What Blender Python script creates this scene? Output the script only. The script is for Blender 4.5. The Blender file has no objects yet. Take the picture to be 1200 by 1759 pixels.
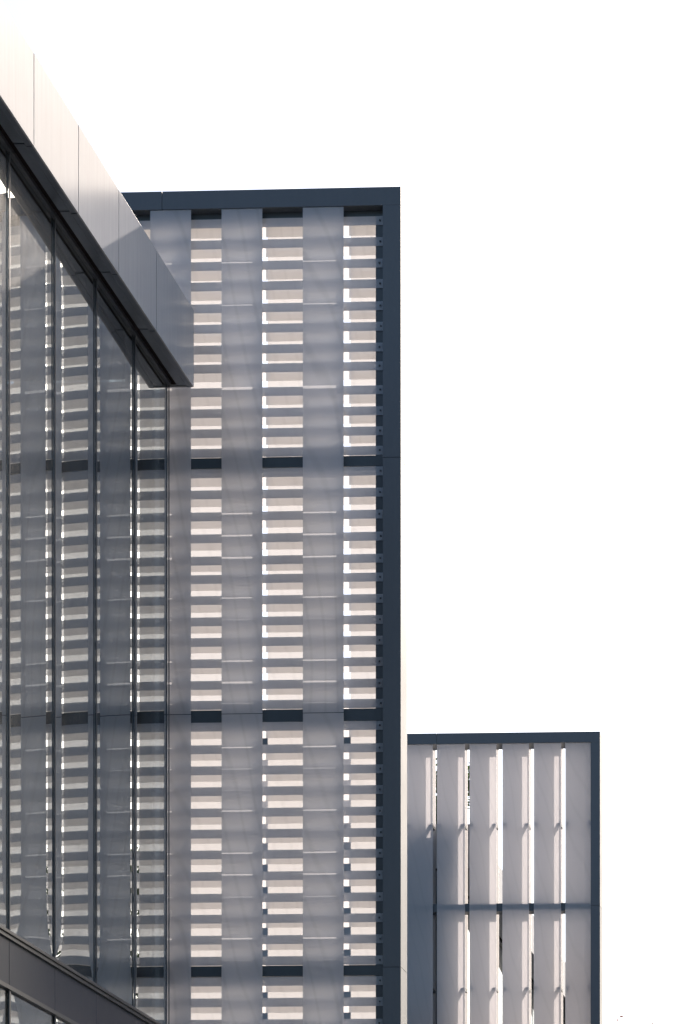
import bpy, bmesh, math, random
from mathutils import Vector, Matrix

R = math.radians
random.seed(7)
sc = bpy.context.scene
COL = sc.collection

# ------------------------------------------------------------------ camera
# A level camera with a large rise/shift: uprights stay upright and the
# building grid recedes to a vanishing point below and right of the frame.
EYE = 1.6
cam_data = bpy.data.cameras.new("camera")
cam = bpy.data.objects.new("camera", cam_data)
COL.objects.link(cam)
cam.location = (0, 0, EYE)
cam.rotation_euler = (R(90), 0, R(2.1))
cam_data.sensor_fit = 'HORIZONTAL'
cam_data.sensor_width = 36
cam_data.lens = 120
cam_data.shift_x = -0.7078
cam_data.shift_y = 1.4088
cam_data.clip_end = 3000
sc.camera = cam

# ------------------------------------------------------------------ sky, sun, exposure
SUN_AZ = math.atan2(0.40, 1.0)                  # to the right of +Y (behind the screens)
SUN_EL = math.atan2(0.745, math.hypot(0.40, 1.0))
world = bpy.data.worlds.new("World")
sc.world = world
world.use_nodes = True
wn = world.node_tree
bg = wn.nodes["Background"]
sky = wn.nodes.new("ShaderNodeTexSky")
sky.sky_type = 'NISHITA'
sky.sun_disc = False
sky.sun_elevation = SUN_EL
sky.sun_rotation = SUN_AZ
sky.air_density = 1.0
sky.dust_density = 2.9
sky.ozone_density = 1.0
wn.links.new(sky.outputs[0], bg.inputs[0])
bg.inputs[1].default_value = 0.15

sun_data = bpy.data.lights.new("sun", 'SUN')
sun_data.energy = 3.5
sun_data.angle = R(0.5)
sun_data.color = (1.0, 0.875, 0.775)
sun = bpy.data.objects.new("sun", sun_data)
COL.objects.link(sun)
sun.location = (20, 50, 40)
sun.rotation_euler = Vector((-0.40, -1.0, -0.745)).to_track_quat('-Z', 'Y').to_euler()

vs = sc.view_settings
vs.view_transform = 'Standard'
vs.look = 'None'
vs.gamma = 1
vs.exposure = 0.68
vs.use_curve_mapping = False

sc.cycles.use_denoising = True
sc.cycles.max_bounces = 12
sc.cycles.diffuse_bounces = 6
sc.cycles.glossy_bounces = 6
sc.cycles.transmission_bounces = 8
sc.cycles.transparent_max_bounces = 32
sc.cycles.sample_clamp_indirect = 6.0

# ------------------------------------------------------------------ node helpers
class NT:
    def __init__(self, name):
        self.m = bpy.data.materials.new(name)
        self.m.use_nodes = True
        self.t = self.m.node_tree
        self.t.nodes.clear()
        self.out = self.t.nodes.new("ShaderNodeOutputMaterial")
    def n(self, typ, **kw):
        nd = self.t.nodes.new("ShaderNode" + typ)
        for k, v in kw.items():
            setattr(nd, k, v)
        return nd
    def l(self, a, b):
        self.t.links.new(a, b)
    def math(self, op, a, b=None, clamp=False):
        nd = self.n("Math", operation=op)
        nd.use_clamp = clamp
        for i, v in enumerate((a, b)):
            if v is None: continue
            if isinstance(v, (int, float)): nd.inputs[i].default_value = v
            else: self.l(v, nd.inputs[i])
        return nd.outputs[0]
    def ramp(self, fac, stops):
        nd = self.n("ValToRGB")
        e = nd.color_ramp.elements
        while len(e) < len(stops): e.new(0.5)
        for el, (p, c) in zip(e, stops):
            el.position = p
            el.color = (*c, 1) if len(c) == 3 else c
        self.l(fac, nd.inputs[0])
        return nd.outputs[0]
    def coords(self, scale=(1, 1, 1), rnd=0.0):
        """Object coordinates, scaled, shifted by the object's random number."""
        tc = self.n("TexCoord")
        mp = self.n("Mapping")
        mp.inputs['Scale'].default_value = scale
        self.l(tc.outputs['Object'], mp.inputs[0])
        if rnd:
            oi = self.n("ObjectInfo")
            cx = self.n("CombineXYZ")
            k = self.math('MULTIPLY', oi.outputs['Random'], rnd)
            self.l(k, cx.inputs[0]); self.l(k, cx.inputs[1]); self.l(k, cx.inputs[2])
            self.l(cx.outputs[0], mp.inputs['Location'])
        return mp.outputs[0]
    def noise(self, vec, scale, detail=3, rough=0.55):
        nd = self.n("TexNoise")
        nd.inputs['Scale'].default_value = scale
        nd.inputs['Detail'].default_value = detail
        nd.inputs['Roughness'].default_value = rough
        self.l(vec, nd.inputs['Vector'])
        return nd.outputs['Fac']
    def mixs(self, fac, a, b):
        nd = self.n("MixShader")
        if isinstance(fac, (int, float)): nd.inputs[0].default_value = fac
        else: self.l(fac, nd.inputs[0])
        self.l(a, nd.inputs[1]); self.l(b, nd.inputs[2])
        return nd.outputs[0]
    def front_fresnel(self, ior, normal=None):
        """Fresnel on the outward side only."""
        fr = self.n("Fresnel")
        fr.inputs[0].default_value = ior
        if normal is not None: self.l(normal, fr.inputs[1])
        ge = self.n("NewGeometry")
        return self.math('MULTIPLY', fr.outputs[0], self.math('SUBTRACT', 1.0, ge.outputs['Backfacing']))
    def done(self, sh):
        self.l(sh, self.out.inputs[0])
        return self.m

def mat_paint(name, col, rough=0.45, var=0.12, spec=0.5, metallic=0.0, rvar=0.1):
    t = NT(name)
    v = t.coords((1, 1, 1), 40)
    n1 = t.noise(v, 1.3, 5)
    vs_ = t.coords((14, 14, 0.5), 17)
    n2 = t.noise(vs_, 1.0, 3)
    k = t.math('ADD', t.math('MULTIPLY', n1, 0.65), t.math('MULTIPLY', n2, 0.35))
    c = t.ramp(k, [(0.3, tuple(x * (1 - var) for x in col)), (0.7, tuple(x * (1 + var) for x in col))])
    p = t.n("BsdfPrincipled")
    p.inputs['Metallic'].default_value = metallic
    p.inputs['Specular IOR Level'].default_value = spec
    t.l(c, p.inputs['Base Color'])
    r = t.math('ADD', t.math('MULTIPLY', n1, 2 * rvar), rough - rvar)
    t.l(r, p.inputs['Roughness'])
    return t.done(p.outputs[0])

def mat_metal(name, col, rough, aniso=0.0, metallic=1.0, spec=0.5, ior=1.5):
    """Anodised sheet: brushed grain, faint vertical water streaks and smudges."""
    t = NT(name)
    v = t.coords((1, 1, 1), 60)
    n1 = t.noise(v, 1.6, 5)
    n2 = t.noise(t.coords((1, 26, 0.6), 23), 1.0, 4)
    n3 = t.noise(t.coords((1, 3.2, 3.2), 31), 3.0, 6, 0.7)
    k = t.math('ADD', t.math('MULTIPLY', n1, 0.4), t.math('MULTIPLY', n2, 0.6))
    c = t.ramp(k, [(0.3, tuple(x * 0.9 for x in col)), (0.7, tuple(min(1, x * 1.08) for x in col))])
    p = t.n("BsdfPrincipled")
    p.inputs['Metallic'].default_value = metallic
    p.inputs['Specular IOR Level'].default_value = spec
    p.inputs['IOR'].default_value = ior
    p.inputs['Anisotropic'].default_value = aniso
    tg = t.n("CombineXYZ"); tg.inputs[1].default_value = 1.0     # brushed upright: blur runs along the facade
    t.l(tg.outputs[0], p.inputs['Tangent'])
    t.l(c, p.inputs['Base Color'])
    r = t.math('ADD', t.math('MULTIPLY', t.math('ADD', n3, n2), 0.07), rough - 0.07)
    t.l(r, p.inputs['Roughness'])
    b = t.n("Bump")
    b.inputs['Strength'].default_value = 0.25
    b.inputs['Distance'].default_value = 0.004
    t.l(t.noise(t.coords((1, 1, 1), 9), 0.9, 1), b.inputs['Height'])
    t.l(b.outputs[0], p.inputs['Normal'])
    return t.done(p.outputs[0])

def mat_clear_face(name):
    """Polished outer face of a plank: a reflection over clear glass."""
    t = NT(name)
    tr = t.n("BsdfTransparent"); tr.inputs[0].default_value = (0.95, 0.965, 0.975, 1)
    gl = t.n("BsdfGlossy"); gl.inputs['Roughness'].default_value = 0.12
    gl.inputs[0].default_value = (1, 1, 1, 1)
    return t.done(t.mixs(t.front_fresnel(1.45), tr.outputs[0], gl.outputs[0]))

def mat_frosted(name, trans, refl, grain=0.05, back=0.3, see=0.04):
    """Milky face of a plank: diffuse light comes through, faint wood-like rings."""
    t = NT(name)
    v = t.coords((1.0, 1.0, 0.22), 37)
    w = t.n("TexWave", wave_type='RINGS', rings_direction='Y')
    w.inputs['Scale'].default_value = 1.7
    w.inputs['Distortion'].default_value = 7.5
    w.inputs['Detail'].default_value = 1.5
    w.inputs['Detail Scale'].default_value = 0.7
    t.l(v, w.inputs[0])
    thin = t.ramp(w.outputs['Fac'], [(0.0, (1 - 2.2 * grain,) * 3), (0.14, (1, 1, 1))])
    n = t.noise(t.coords((1, 1, 0.5), 11), 2.5, 4)
    soft = t.ramp(n, [(0.3, (1 - grain,) * 3), (0.7, (1, 1, 1))])
    mul = t.n("Mix", data_type='RGBA', blend_type='MULTIPLY')
    mul.inputs[0].default_value = 1
    t.l(thin, mul.inputs[6]); t.l(soft, mul.inputs[7])
    def tint(c):
        m = t.n("Mix", data_type='RGBA', blend_type='MULTIPLY')
        m.inputs[0].default_value = 1
        t.l(mul.outputs[2], m.inputs[6]); m.inputs[7].default_value = (*c, 1)
        return m.outputs[2]
    tl = t.n("BsdfTranslucent"); t.l(tint(trans), tl.inputs[0])
    df = t.n("BsdfDiffuse"); t.l(tint(refl), df.inputs[0])
    s = t.mixs(back, tl.outputs[0], df.outputs[0])
    tr = t.n("BsdfTransparent"); tr.inputs[0].default_value = (1, 1, 1, 1)
    return t.done(t.mixs(see, s, tr.outputs[0]))

def mat_glass(name):
    """Coated solar-control pane: strong reflection, dark tint, thin film of dust."""
    t = NT(name)
    b = t.n("Bump")
    b.inputs['Strength'].default_value = 0.03
    b.inputs['Distance'].default_value = 0.005
    t.l(t.noise(t.coords((1, 1, 0.35), 50), 0.75, 1), b.inputs['Height'])
    tr = t.n("BsdfTransparent"); tr.inputs[0].default_value = (0.42, 0.49, 0.53, 1)
    gl = t.n("BsdfGlossy"); gl.inputs['Roughness'].default_value = 0.0
    gl.inputs[0].default_value = (0.88, 0.955, 1.0, 1)
    t.l(b.outputs[0], gl.inputs['Normal'])
    s = t.mixs(t.front_fresnel(5.5), tr.outputs[0], gl.outputs[0])
    du = t.n("BsdfGlossy"); du.inputs['Roughness'].default_value = 0.33
    du.inputs[0].default_value = (1, 0.98, 0.95, 1)
    dn = t.noise(t.coords((1, 8, 1.2), 5), 2.0, 5)
    fac = t.math('MULTIPLY', dn, 0.06)
    return t.done(t.mixs(fac, s, du.outputs[0]))

def mat_plain(name, col, rough=0.7):
    return mat_paint(name, col, rough, 0.1, 0.3)

M = {}
M['frame'] = mat_paint("frame_paint", (0.064, 0.076, 0.089), 0.42, 0.08)
M['bar'] = mat_paint("crossbar_paint", (0.036, 0.05, 0.062), 0.5, 0.08)
M['fascia'] = mat_metal("fascia_sheet", (0.355, 0.362, 0.38), 0.24, 0.85, 0.0, 0.5, 1.135)
M['soffit'] = mat_metal("soffit_sheet", (0.17, 0.19, 0.22), 0.32)
M['spandrel'] = mat_metal("spandrel_sheet", (0.022, 0.029, 0.046), 0.34, 0.0, 0.0, 0.18)
M['mullion'] = mat_paint("mullion_paint", (0.03, 0.035, 0.042), 0.35, 0.08)
M['dark'] = mat_paint("joint_dark", (0.02, 0.016, 0.016), 0.9, 0.05, 0.0)
M['clear'] = mat_clear_face("plank_polished_face")
M['frost'] = mat_frosted("plank_milky_face", (0.425, 0.418, 0.425), (0.64, 0.69, 0.76), 0.035, 0.31, 0.0)
M['frost2'] = mat_frosted("far_plank_milky_face", (0.45, 0.43, 0.435), (0.66, 0.68, 0.73), 0.02, 0.24, 0.015)
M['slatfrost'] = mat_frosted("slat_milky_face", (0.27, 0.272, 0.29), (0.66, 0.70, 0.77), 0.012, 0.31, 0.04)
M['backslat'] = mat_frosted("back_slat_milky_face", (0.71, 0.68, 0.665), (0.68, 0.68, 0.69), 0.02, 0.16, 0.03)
M['backfrost'] = mat_frosted("back_plank_milky_face", (0.47, 0.452, 0.443), (0.68, 0.68, 0.69), 0.022, 0.2, 0.04)
M['glass'] = mat_glass("coated_glass")
M['screw'] = mat_paint("screw_steel", (0.05, 0.055, 0.06), 0.35, 0.05, metallic=0.6)
M['inside'] = mat_plain("interior_wall_paint", (0.05, 0.055, 0.06))
M['slab'] = mat_plain("interior_slab", (0.08, 0.085, 0.09))
M['roof'] = mat_plain("roof_membrane", (0.22, 0.22, 0.23))

# ------------------------------------------------------------------ mesh helpers
def tag(o, label=None, cat=None, group=None, kind=None):
    if label: o['label'] = label
    if cat: o['category'] = cat
    if group: o['group'] = group
    if kind: o['kind'] = kind
    return o

def empty(name, loc, label, cat, group=None):
    o = bpy.data.objects.new(name, None)
    o.empty_display_size = 0.3
    o.location = loc
    COL.objects.link(o)
    return tag(o, label, cat, group)

def box_mesh(name, sx, sy, sz, mats, bevel=0.0):
    """Box round its own centre; mats may be one material or (other faces, +Y face)."""
    bm = bmesh.new()
    bmesh.ops.create_cube(bm, size=1)
    bmesh.ops.scale(bm, vec=(sx, sy, sz), verts=bm.verts)
    if bevel:
        bmesh.ops.bevel(bm, geom=bm.edges[:], offset=bevel, segments=2, profile=0.7, affect='EDGES')
    me = bpy.data.meshes.new(name)
    two = isinstance(mats, tuple)
    bm.normal_update()
    if two:
        for f in bm.faces:
            f.material_index = 1 if f.normal.y > 0.9 else 0
    bm.to_mesh(me); bm.free()
    for m in (mats if two else (mats,)): me.materials.append(m)
    return me

def pane_mesh(w, h, t, sag, mat):
    """Sealed double-glazing unit: its outer sheet pillows outwards by a few millimetres."""
    ny, nz = 14, 28
    vs_, fs = [], []
    for j in range(nz + 1):
        q = j / nz
        z = (0.5 - 0.5 * math.cos(math.pi * q) - 0.5) * h
        ez = max(0.0, min(1.0, (h / 2 - abs(z)) / 0.55))
        pz = math.sin(ez * math.pi / 2)
        for i in range(ny + 1):
            u = 2 * i / ny - 1
            vs_.append((t / 2 - 0.006 + sag * (1 - u * u) * pz, u * w / 2, z))
    for j in range(nz):
        for i in range(ny):
            a = j * (ny + 1) + i
            fs.append((a, a + 1, a + ny + 2, a + ny + 1))
    nf = len(fs)
    rim = [i for i in range(ny + 1)] + [(j + 1) * (ny + 1) + ny for j in range(nz)] + \
          [nz * (ny + 1) + i for i in range(ny - 1, -1, -1)] + [j * (ny + 1) for j in range(nz - 1, 0, -1)]
    b0 = len(vs_)
    for k in rim:
        v = vs_[k]
        vs_.append((-t / 2, v[1], v[2]))
    n = len(rim)
    for k in range(n):
        k2 = (k + 1) % n
        fs.append((rim[k2], rim[k], b0 + k, b0 + k2))
    fs.append(tuple(b0 + k for k in range(n))[::-1])
    me = bpy.data.meshes.new("glass_pane")
    me.from_pydata(vs_, [], fs)
    for i, p in enumerate(me.polygons): p.use_smooth = i < nf
    me.materials.append(mat)
    # keep the rim crisp
    for e in me.edges:
        if e.vertices[0] >= b0 or e.vertices[1] >= b0: e.use_edge_sharp = True
    rs = set(rim)
    for e in me.edges:
        if e.vertices[0] in rs and e.vertices[1] in rs: e.use_edge_sharp = True
    return me

def put(name, me, loc, parent=None, rot=None):
    o = bpy.data.objects.new(name, me)
    COL.objects.link(o)
    if parent is not None:
        o.parent = parent
        w = Vector(parent.location)
        if parent.parent is not None: w += Vector(parent.parent.location)
        o.location = Vector(loc) - w
    else:
        o.location = loc
    if rot: o.rotation_euler = rot
    return o

def box(name, x, y, z, mats, parent=None, bevel=0.0, rot=None):
    me = box_mesh(name, x[1] - x[0], y[1] - y[0], z[1] - z[0], mats, bevel)
    return put(name, me, ((x[0] + x[1]) / 2, (y[0] + y[1]) / 2, (z[0] + z[1]) / 2), parent, rot)

# ------------------------------------------------------------------ ground
def mat_ground():
    t = NT("ground_concrete")
    v = t.coords()
    br = t.n("TexBrick"); br.offset = 0.5
    br.inputs['Scale'].default_value = 1.0
    br.inputs['Mortar Size'].default_value = 0.01
    br.inputs['Brick Width'].default_value = 1.2
    br.inputs['Row Height'].default_value = 0.6
    br.inputs['Color1'].default_value = (0.13, 0.128, 0.125, 1)
    br.inputs['Color2'].default_value = (0.16, 0.155, 0.15, 1)
    br.inputs['Mortar'].default_value = (0.07, 0.068, 0.065, 1)
    t.l(v, br.inputs[0])
    p = t.n("BsdfPrincipled")
    p.inputs['Roughness'].default_value = 0.8
    mul = t.n("Mix", data_type='RGBA', blend_type='MULTIPLY'); mul.inputs[0].default_value = 1
    t.l(br.outputs[0], mul.inputs[6])
    t.l(t.ramp(t.noise(v, 0.25, 6), [(0.3, (0.8,) * 3), (0.7, (1.0,) * 3)]), mul.inputs[7])
    t.l(mul.outputs[2], p.inputs['Base Color'])
    return t.done(p.outputs[0])
gm = bpy.data.meshes.new("ground")
gm.from_pydata([(-900, -900, 0), (900, -900, 0), (900, 900, 0), (-900, 900, 0)], [], [(0, 1, 2, 3)])
gm.materials.append(mat_ground())
tag(put("ground", gm, (0, 0, 0)), kind='structure')

# ------------------------------------------------------------------ glass building
def glass_building(label, xg, y_joints, depth, seed, over=0.287, zb=15.92, zt=16.91, pier=-0.18):
    """Long glazed block facing +X: metal canopy, soffit, glazing, spandrels."""
    rnd = random.Random(seed)
    y0, y1 = y_joints[0], y_joints[-1]
    root = empty("glass_building", (xg - depth / 2, (y0 + y1) / 2, 0), label, "building")
    xf = xg + over                       # outer face of the canopy
    ye = y1 + 0.135
    ys = y0 - 0.135
    # canopy fascia panels, one per module, with open joints over a dark backing
    fj = [ys] + [y - 0.05 for y in y_joints[1:-1]] + [ye]
    box("fascia_backing", (xg - 0.4, xf - 0.03), (ys + 0.03, ye - 0.03), (zb + 0.03, zt - 0.03), M['dark'], root)
    for a, b in zip(fj[:-1], fj[1:]):
        r = (0, rnd.uniform(-.0012, .0012), rnd.uniform(-.0012, .0012))
        box("fascia_panel", (xf - 0.022, xf), (a + 0.008, b - 0.008), (zb, zt), M['fascia'], root, 0.002, r)
        # return lip under the fascia and the soffit sheet behind it
        box("soffit_lip", (xf - 0.085, xf - 0.024), (a + 0.010, b - 0.010), (zb, zb + 0.012), M['soffit'], root)
        box("soffit_panel", (xg + 0.085, xf - 0.090), (a - 0.03, b - 0.052), (zb + 0.004, zb + 0.016), M['soffit'], root)
    box("soffit_groove", (xg + 0.03, xg + 0.085), (ys + 0.1, ye - 0.1), (zb + 0.022, zb + 0.028), M['dark'], root)
    box("head_frame", (xg - 0.10, xg + 0.03), (y0, y1), (zb - 0.03, zb + 0.02), M['mullion'], root)
    for yy in ((ys + 0.001, ys + 0.022), (ye - 0.022, ye - 0.001)):
        box("fascia_end", (xg - 0.45, xf - 0.023), yy, (zb + 0.002, zt - 0.002), M['fascia'], root)
    # mullions and glazing
    zsill = 7.59
    rows = [(zsill, zb - 0.03), (0.5, 6.98)]
    for i, y in enumerate(y_joints):
        m = box("mullion", (xg - 0.001, xg + 0.009), (y - 0.008, y + 0.008), (zsill + 0.001, zb - 0.031), M['mullion'], root)
        box("mullion_box", (xg - 0.11, xg - 0.03), (y - 0.025, y + 0.025), (zsill + 0.001, zb - 0.031), M['frame'], root)
        box("mullion", (xg - 0.001, xg + 0.012), (y - 0.018, y + 0.018), (0.5, 6.979), M['mullion'], root)
    for a, b in zip(y_joints[:-1], y_joints[1:]):
        for (za, zc) in rows:
            r = (0, R(rnd.gauss(0, 0.022)), R(rnd.gauss(0, 0.022)))
            me = pane_mesh(b - a - 0.032, zc - za - 0.015, 0.024, rnd.uniform(0.0036, 0.0056), M['glass'])
            put("glass_pane", me, (xg - 0.018, (a + b) / 2, (za + zc) / 2 + 0.0025), root, r)
    # sill, spandrels and the head of the lower glazing
    box("sill", (xg - 0.05, xg + 0.06), (y0, y1), (zsill - 0.035, zsill), M['mullion'], root, 0.004)
    box("sill_trim", (xg - 0.05, xg + 0.035), (y0, y1), (zsill - 0.075, zsill - 0.037), M['mullion'], root)
    box("spandrel_backing", (xg - 0.2, xg - 0.02), (y0, y1), (6.99, zsill - 0.04), M['dark'], root)
    for a, b in zip(y_joints[:-1], y_joints[1:]):
        r = (0, rnd.uniform(-.001, .001), rnd.uniform(-.001, .001))
        box("spandrel_panel", (xg - 0.019, xg + 0.002), (a + 0.004, b - 0.004), (7.035, zsill - 0.077), M['spandrel'], root, 0.002, r)
    box("lower_head", (xg - 0.05, xg + 0.03), (y0, y1), (6.98, 7.025), M['mullion'], root, 0.003)
    box("plinth", (xg - 0.2, xg + 0.02), (y0, y1), (0, 0.49), M['slab'], root)
    # body: roof, end walls, floors, core wall
    box("roof_slab", (xg - depth, xg - 0.46), (y0 + 0.02, y1 - 0.02), (zb + 0.05, zt - 0.12), M['roof'], root)
    box("ceiling", (xg - depth + 0.1, xg - 0.2), (y0 + 0.15, y1 - 0.15), (zb - 0.02, zb + 0.03), M['slab'], root)
    for yy in ((y0, y0 + 0.12), (y1 - 0.12, y1)):
        box("end_wall", (xg - depth, xg + pier), yy, (0, zb - 0.035), M['frame'], root)
    box("back_wall", (xg - depth - 0.1, xg - depth - 0.002), (y0, y1), (0, zb + 0.04), M['inside'], root)
    box("core_wall", (xg - 4.2, xg - 4.0), (y0 + 0.2, y1 - 0.2), (0.01, zb - 0.03), M['inside'], root)
    box("floor_slab", (xg - depth + 0.1, xg - 0.21), (y0 + 0.15, y1 - 0.15), (7.05, 7.5), M['slab'], root)
    return root

YJ1 = [24.42 - 1.295 * k for k in range(5, 0, -1)] + [24.42, 25.715, 27.01, 28.34, 29.615]
glass_building("glazed block with overhanging metal canopy at the left edge, reflecting the tall screen",
               -9.777, YJ1, 9.0, 3)
YJ2 = [52.12 + 1.3 * k for k in range(14)]
glass_building("dark glazed block seen only through the gaps of the smaller screen",
               -10.92, YJ2, 7.0, 5, 0.62, 15.72, 16.71, 0.45)

# ------------------------------------------------------------------ tall screen
Y1 = 30.0
scr = empty("slatted_screen", (-9.2, Y1 + 0.19, 0),
            "tall dark-framed screen weaving wide milky uprights over thin horizontal slats", "screen")
XL, XR, ZT = -11.95, -6.858, 18.60
FB = 0.37                                        # frame depth
# frame
for (a, b) in ((XL, -9.995), (-9.989, XR)):
    box("top_beam", (a, b), (Y1, Y1 + FB), (ZT - 0.235, ZT), M['frame'], scr, 0.002)
cuts = [ZT - 0.236, 15.09, 8.475, 1.87, 0.0]
for zt, zb in zip(cuts[:-1], cuts[1:]):
    box("side_post", (XR - 0.236, XR), (Y1 + 0.0005, Y1 + FB - 0.0005), (zb + 0.003, zt - 0.003 if zt < 18 else zt - 0.0005), M['frame'], scr, 0.002)
    box("side_post", (XL, XL + 0.236), (Y1 + 0.0005, Y1 + FB - 0.0005), (zb + 0.003, zt - 0.003 if zt < 18 else zt - 0.0005), M['frame'], scr, 0.002)
box("post_core", (XR - 0.22, XR - 0.02), (Y1 + 0.02, Y1 + FB - 0.02), (0, ZT - 0.25), M['dark'], scr)
box("inner_post", (-7.216, -7.096), (Y1 + 0.128, Y1 + 0.260), (0.02, ZT - 0.237), M['bar'], scr)
box("inner_post", (XL + 0.238, XL + 0.34), (Y1 + 0.128, Y1 + 0.260), (0.02, ZT - 0.237), M['bar'], scr)
# crossbars
bars = [(15.038, 15.174), (11.717, 11.877), (8.397, 8.533), (5.07, 5.21), (1.77, 1.91)]
for (a, b) in bars:
    box("crossbar", (XL + 0.342, -7.218), (Y1 + 0.130, Y1 + 0.259), (a, b), M['bar'], scr)
    box("crossbar_end", (-7.217, -7.0965), (Y1 + 0.121, Y1 + 0.1275), (a, b), M['bar'], scr)
box("head_bar", (XL + 0.342, -7.218), (Y1 + 0.130, Y1 + 0.259), (18.285, 18.3645), M['bar'], scr)
# horizontal slats, both layers
SZ = [16.63, 16.355, 16.074, 15.808, 15.521, 15.255, 14.982, 14.733, 14.425, 14.151, 13.889, 13.633,
      13.366, 13.09, 12.803, 12.516, 12.226, 11.984, 11.709, 11.431, 11.162, 10.884, 10.601, 10.341,
      10.055, 9.761, 9.485, 9.211, 8.934, 8.658, 8.385, 8.104, 7.819, 7.545, 7.271, 6.997,
      6.725, 6.452, 6.174]
z = 5.888
while z > 0.2 - EYE:
    c = z + EYE
    if not any(a - 0.06 < c < b + 0.06 for a, b in bars): SZ.append(z)
    z -= 0.2745
slat_x = (XL + 0.25, -7.112)
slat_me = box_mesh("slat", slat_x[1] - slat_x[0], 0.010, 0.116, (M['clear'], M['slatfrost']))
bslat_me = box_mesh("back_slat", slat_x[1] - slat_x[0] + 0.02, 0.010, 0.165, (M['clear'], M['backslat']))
sb = bmesh.new()
bmesh.ops.create_cone(sb, cap_ends=True, segments=10, radius1=0.014, radius2=0.011, depth=0.008,
                      matrix=Matrix.Rotation(R(90), 4, 'X'))
screw_me = bpy.data.meshes.new("screw"); sb.to_mesh(screw_me); sb.free()
screw_me.materials.append(M['screw'])
cx = (slat_x[0] + slat_x[1]) / 2
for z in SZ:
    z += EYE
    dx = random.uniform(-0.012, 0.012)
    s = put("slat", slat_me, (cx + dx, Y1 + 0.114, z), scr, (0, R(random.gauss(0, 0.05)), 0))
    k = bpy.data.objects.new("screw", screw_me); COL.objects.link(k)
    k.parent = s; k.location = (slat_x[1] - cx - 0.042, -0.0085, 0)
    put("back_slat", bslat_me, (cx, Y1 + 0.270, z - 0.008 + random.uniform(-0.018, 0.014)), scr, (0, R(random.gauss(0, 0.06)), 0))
# wide upright planks
zj = [18.365, 11.79, 5.14, 0.05]
for (a, b) in ((-11.23, -10.69), (-10.153, -9.615), (-9.213, -8.676), (-8.145, -7.61)):
    for zt, zb in zip(zj[:-1], zj[1:]):
        box("plank", (a, b), (Y1 + 0.004, Y1 + 0.018), (zb + 0.004, zt - 0.004), (M['clear'], M['frost']), scr, 0,
            (0, R(random.gauss(0, 0.015)), 0))
for (a, b) in ((-11.69, -11.13), (-10.70, -10.065), (-9.75, -9.14), (-8.69, -8.07), (-7.59, -7.10)):
    for zt, zb in zip(zj[:-1], zj[1:]):
        box("back_plank", (a, b), (Y1 + 0.296, Y1 + 0.312), (zb + 0.004, zt - 0.004), (M['clear'], M['backfrost']), scr)

# ------------------------------------------------------------------ smaller screen further back
Y2 = 51.3
scr2 = empty("plank_screen", (-9.6, Y2 + 0.19, 0),
             "smaller dark-framed screen of milky upright planks standing behind the tall one", "screen")
XL2, XR2 = -17.6, -7.287
ZT2 = 18.528
PX = -7.494
FB2 = 0.43
for (a, b) in ((XL2, -10.93), (-10.924, XR2)):
    box("top_beam", (a, b), (Y2, Y2 + FB2), (ZT2 - 0.235, ZT2), M['frame'], scr2, 0.002)
for zt, zb in ((ZT2 - 0.236, 14.68), (14.674, 8.2), (8.194, 0)):
    box("side_post", (PX, XR2), (Y2 + 0.0005, Y2 + FB2 - 0.0005), (zb, zt), M['frame'], scr2, 0.002)
    box("side_post", (XL2, XL2 + 0.207), (Y2 + 0.0005, Y2 + FB2 - 0.0005), (zb, zt), M['frame'], scr2, 0.002)
for (a, b) in ((14.588, 14.762), (10.9, 11.07), (7.3, 7.47), (3.6, 3.77)):
    box("crossbar", (XL2 + 0.21, PX - 0.003), (Y2 + 0.07, Y2 + 0.36), (a, b), M['bar'], scr2)
p2 = [(-8.064, -7.497), (-8.764, -8.155), (-9.465, -8.868), (-10.198, -9.594), (-10.926, -10.296), (-11.625, -11.015)]
x = -11.72
while x - 0.61 > XL2 + 0.21:
    p2.append((x - 0.61, x)); x -= 0.70
for (a, b) in p2:
    for zt, zb in ((ZT2 - 0.237, 7.40), (7.392, 0.05)):
        box("plank", (a, b), (Y2 + 0.014, Y2 + 0.034), (zb, zt), (M['clear'], M['frost2']), scr2)
        box("back_plank", (a, b - 0.015), (Y2 + 0.375, Y2 + 0.393), (zb, zt), (M['clear'], M['backfrost']), scr2)
    for zc in (16.508, 12.874, 9.2):
        for xx in (a + 0.05, b - 0.05):
            box("standoff", (xx - 0.035, xx + 0.035), (Y2 + 0.060, Y2 + 0.373), (zc - 0.03, zc + 0.03), M['bar'], scr2)

# ------------------------------------------------------------------ trees
def mat_leaf(name, col, tip):
    t = NT(name)
    ge = t.n("NewGeometry")
    c = t.ramp(ge.outputs['Random Per Island'], [(0.0, col), (1.0, tip)])
    df = t.n("BsdfDiffuse"); tl = t.n("BsdfTranslucent")
    t.l(c, df.inputs[0]); t.l(c, tl.inputs[0])
    return t.done(t.mixs(0.45, df.outputs[0], tl.outputs[0]))

def tube(bm, pts, radii, seg=7):
    rings = []
    for i, p in enumerate(pts):
        d = (pts[min(i + 1, len(pts) - 1)] - pts[max(i - 1, 0)]).normalized()
        u = d.orthogonal().normalized(); v = d.cross(u)
        rings.append([bm.verts.new(p + (u * math.cos(2 * math.pi * k / seg) + v * math.sin(2 * math.pi * k / seg)) * radii[i])
                      for k in range(seg)])
    for a, b in zip(rings[:-1], rings[1:]):
        for k in range(seg):
            bm.faces.new((a[k], a[(k + 1) % seg], b[(k + 1) % seg], b[k]))

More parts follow.
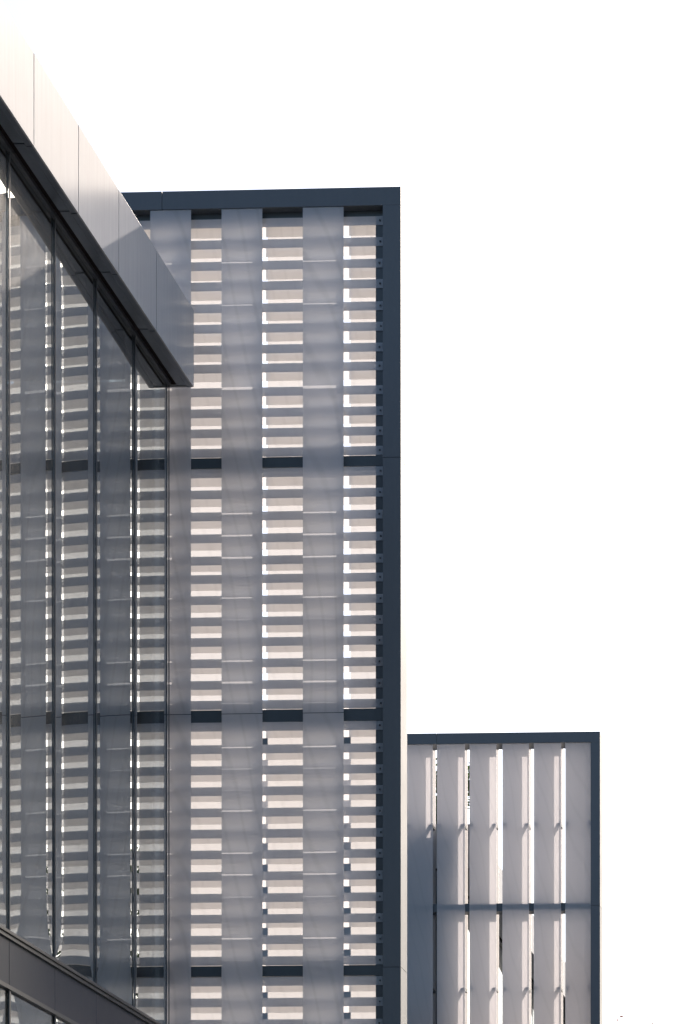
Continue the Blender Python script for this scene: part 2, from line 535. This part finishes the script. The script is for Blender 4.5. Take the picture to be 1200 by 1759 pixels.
def tree(name, label, base, height, crown_r, crown_from, n_limb, n_leaf, leaf, mats, seed):
    rnd = random.Random(seed)
    root = empty(name, base, label, "tree")
    bm = bmesh.new()
    top = Vector((rnd.uniform(-.4, .4), rnd.uniform(-.4, .4), height * 0.93))
    tp = [Vector((0, 0, 0)), top * 0.3 + Vector((rnd.uniform(-.2, .2), 0, 0)), top * 0.65, top]
    r0 = height * 0.016
    tube(bm, tp, [r0, r0 * 0.75, r0 * 0.42, r0 * 0.1])
    tips = []
    def limb(p, d, ln, r, depth):
        pts = [p]
        for k in range(3):
            d = (d + Vector((rnd.gauss(0, .18), rnd.gauss(0, .18), rnd.gauss(.06, .12)))).normalized()
            pts.append(pts[-1] + d * ln / 3)
        tube(bm, pts, [r, r * .75, r * .5, r * .2], 5)
        if depth == 0:
            tips.extend(pts[1:]); return
        for k in range(4):
            i = rnd.randint(1, 3)
            dd = (d + Vector((rnd.gauss(0, .7), rnd.gauss(0, .7), rnd.gauss(.15, .5)))).normalized()
            limb(pts[i], dd, ln * rnd.uniform(.4, .62), r * .5, depth - 1)
        tips.append(pts[-1])
    for k in range(n_limb):
        h = crown_from + (height * 0.88 - crown_from) * (k + rnd.random()) / n_limb
        p = top * (h / top.z)
        az = k * 2.4 + rnd.uniform(-.4, .4)
        frac = (h - crown_from) / (height - crown_from)
        ln = crown_r * (1.0 - 0.55 * frac ** 2) * rnd.uniform(.7, 1.0)
        limb(p, Vector((math.cos(az), math.sin(az), rnd.uniform(.35, .8))).normalized(), ln * .75, r0 * .35 * (1 - .5 * frac), 2)
    me = bpy.data.meshes.new("trunk"); bm.to_mesh(me); bm.free()
    for p in me.polygons: p.use_smooth = True
    me.materials.append(mats[0])
    t = bpy.data.objects.new("trunk", me); COL.objects.link(t); t.parent = root
    vs_, fs = [], []
    for k in range(n_leaf):
        c = rnd.choice(tips) + Vector((rnd.gauss(0, .3), rnd.gauss(0, .3), rnd.gauss(0, .26)))
        u = Vector((rnd.gauss(0, 1), rnd.gauss(0, 1), rnd.gauss(0, .6))).normalized()
        w = u.cross(Vector((rnd.gauss(0, 1), rnd.gauss(0, 1), rnd.gauss(0, 1)))).normalized()
        s = leaf * rnd.uniform(.6, 1.2)
        b = len(vs_)
        vs_ += [c - u * s, c + w * s * .42, c + u * s, c - w * s * .42]
        fs.append((b, b + 1, b + 2, b + 3))
    lm = bpy.data.meshes.new("crown"); lm.from_pydata(vs_, [], fs)
    lm.materials.append(mats[1])
    c = bpy.data.objects.new("crown", lm); COL.objects.link(c); c.parent = root
    return root

bark = mat_plain("bark", (0.09, 0.07, 0.055), 0.9)
green = mat_leaf("leaf_green", (0.035, 0.07, 0.02), (0.08, 0.13, 0.04))
red = mat_leaf("leaf_reddish", (0.16, 0.06, 0.05), (0.30, 0.13, 0.11))
tree("broadleaf_tree", "green tree glimpsed through the first gaps of the smaller screen, above the dark block",
     (-16.9, 75.5, 0), 27.4, 3.4, 13.0, 22, 34000, 0.13, (bark, green), 11)
tree("broadleaf_tree", "green tree showing as leafy specks in the glass reflection at the lower left",
     (1.2, 58.0, 0), 18.6, 4.2, 6.0, 16, 12000, 0.13, (bark, green), 21)
tree("red_leaved_tree", "reddish twig tips at the bottom right corner under the white sky",
     (-6.9, 66.0, 0), 15.15, 3.6, 5.0, 18, 14000, 0.08, (bark, red), 32)
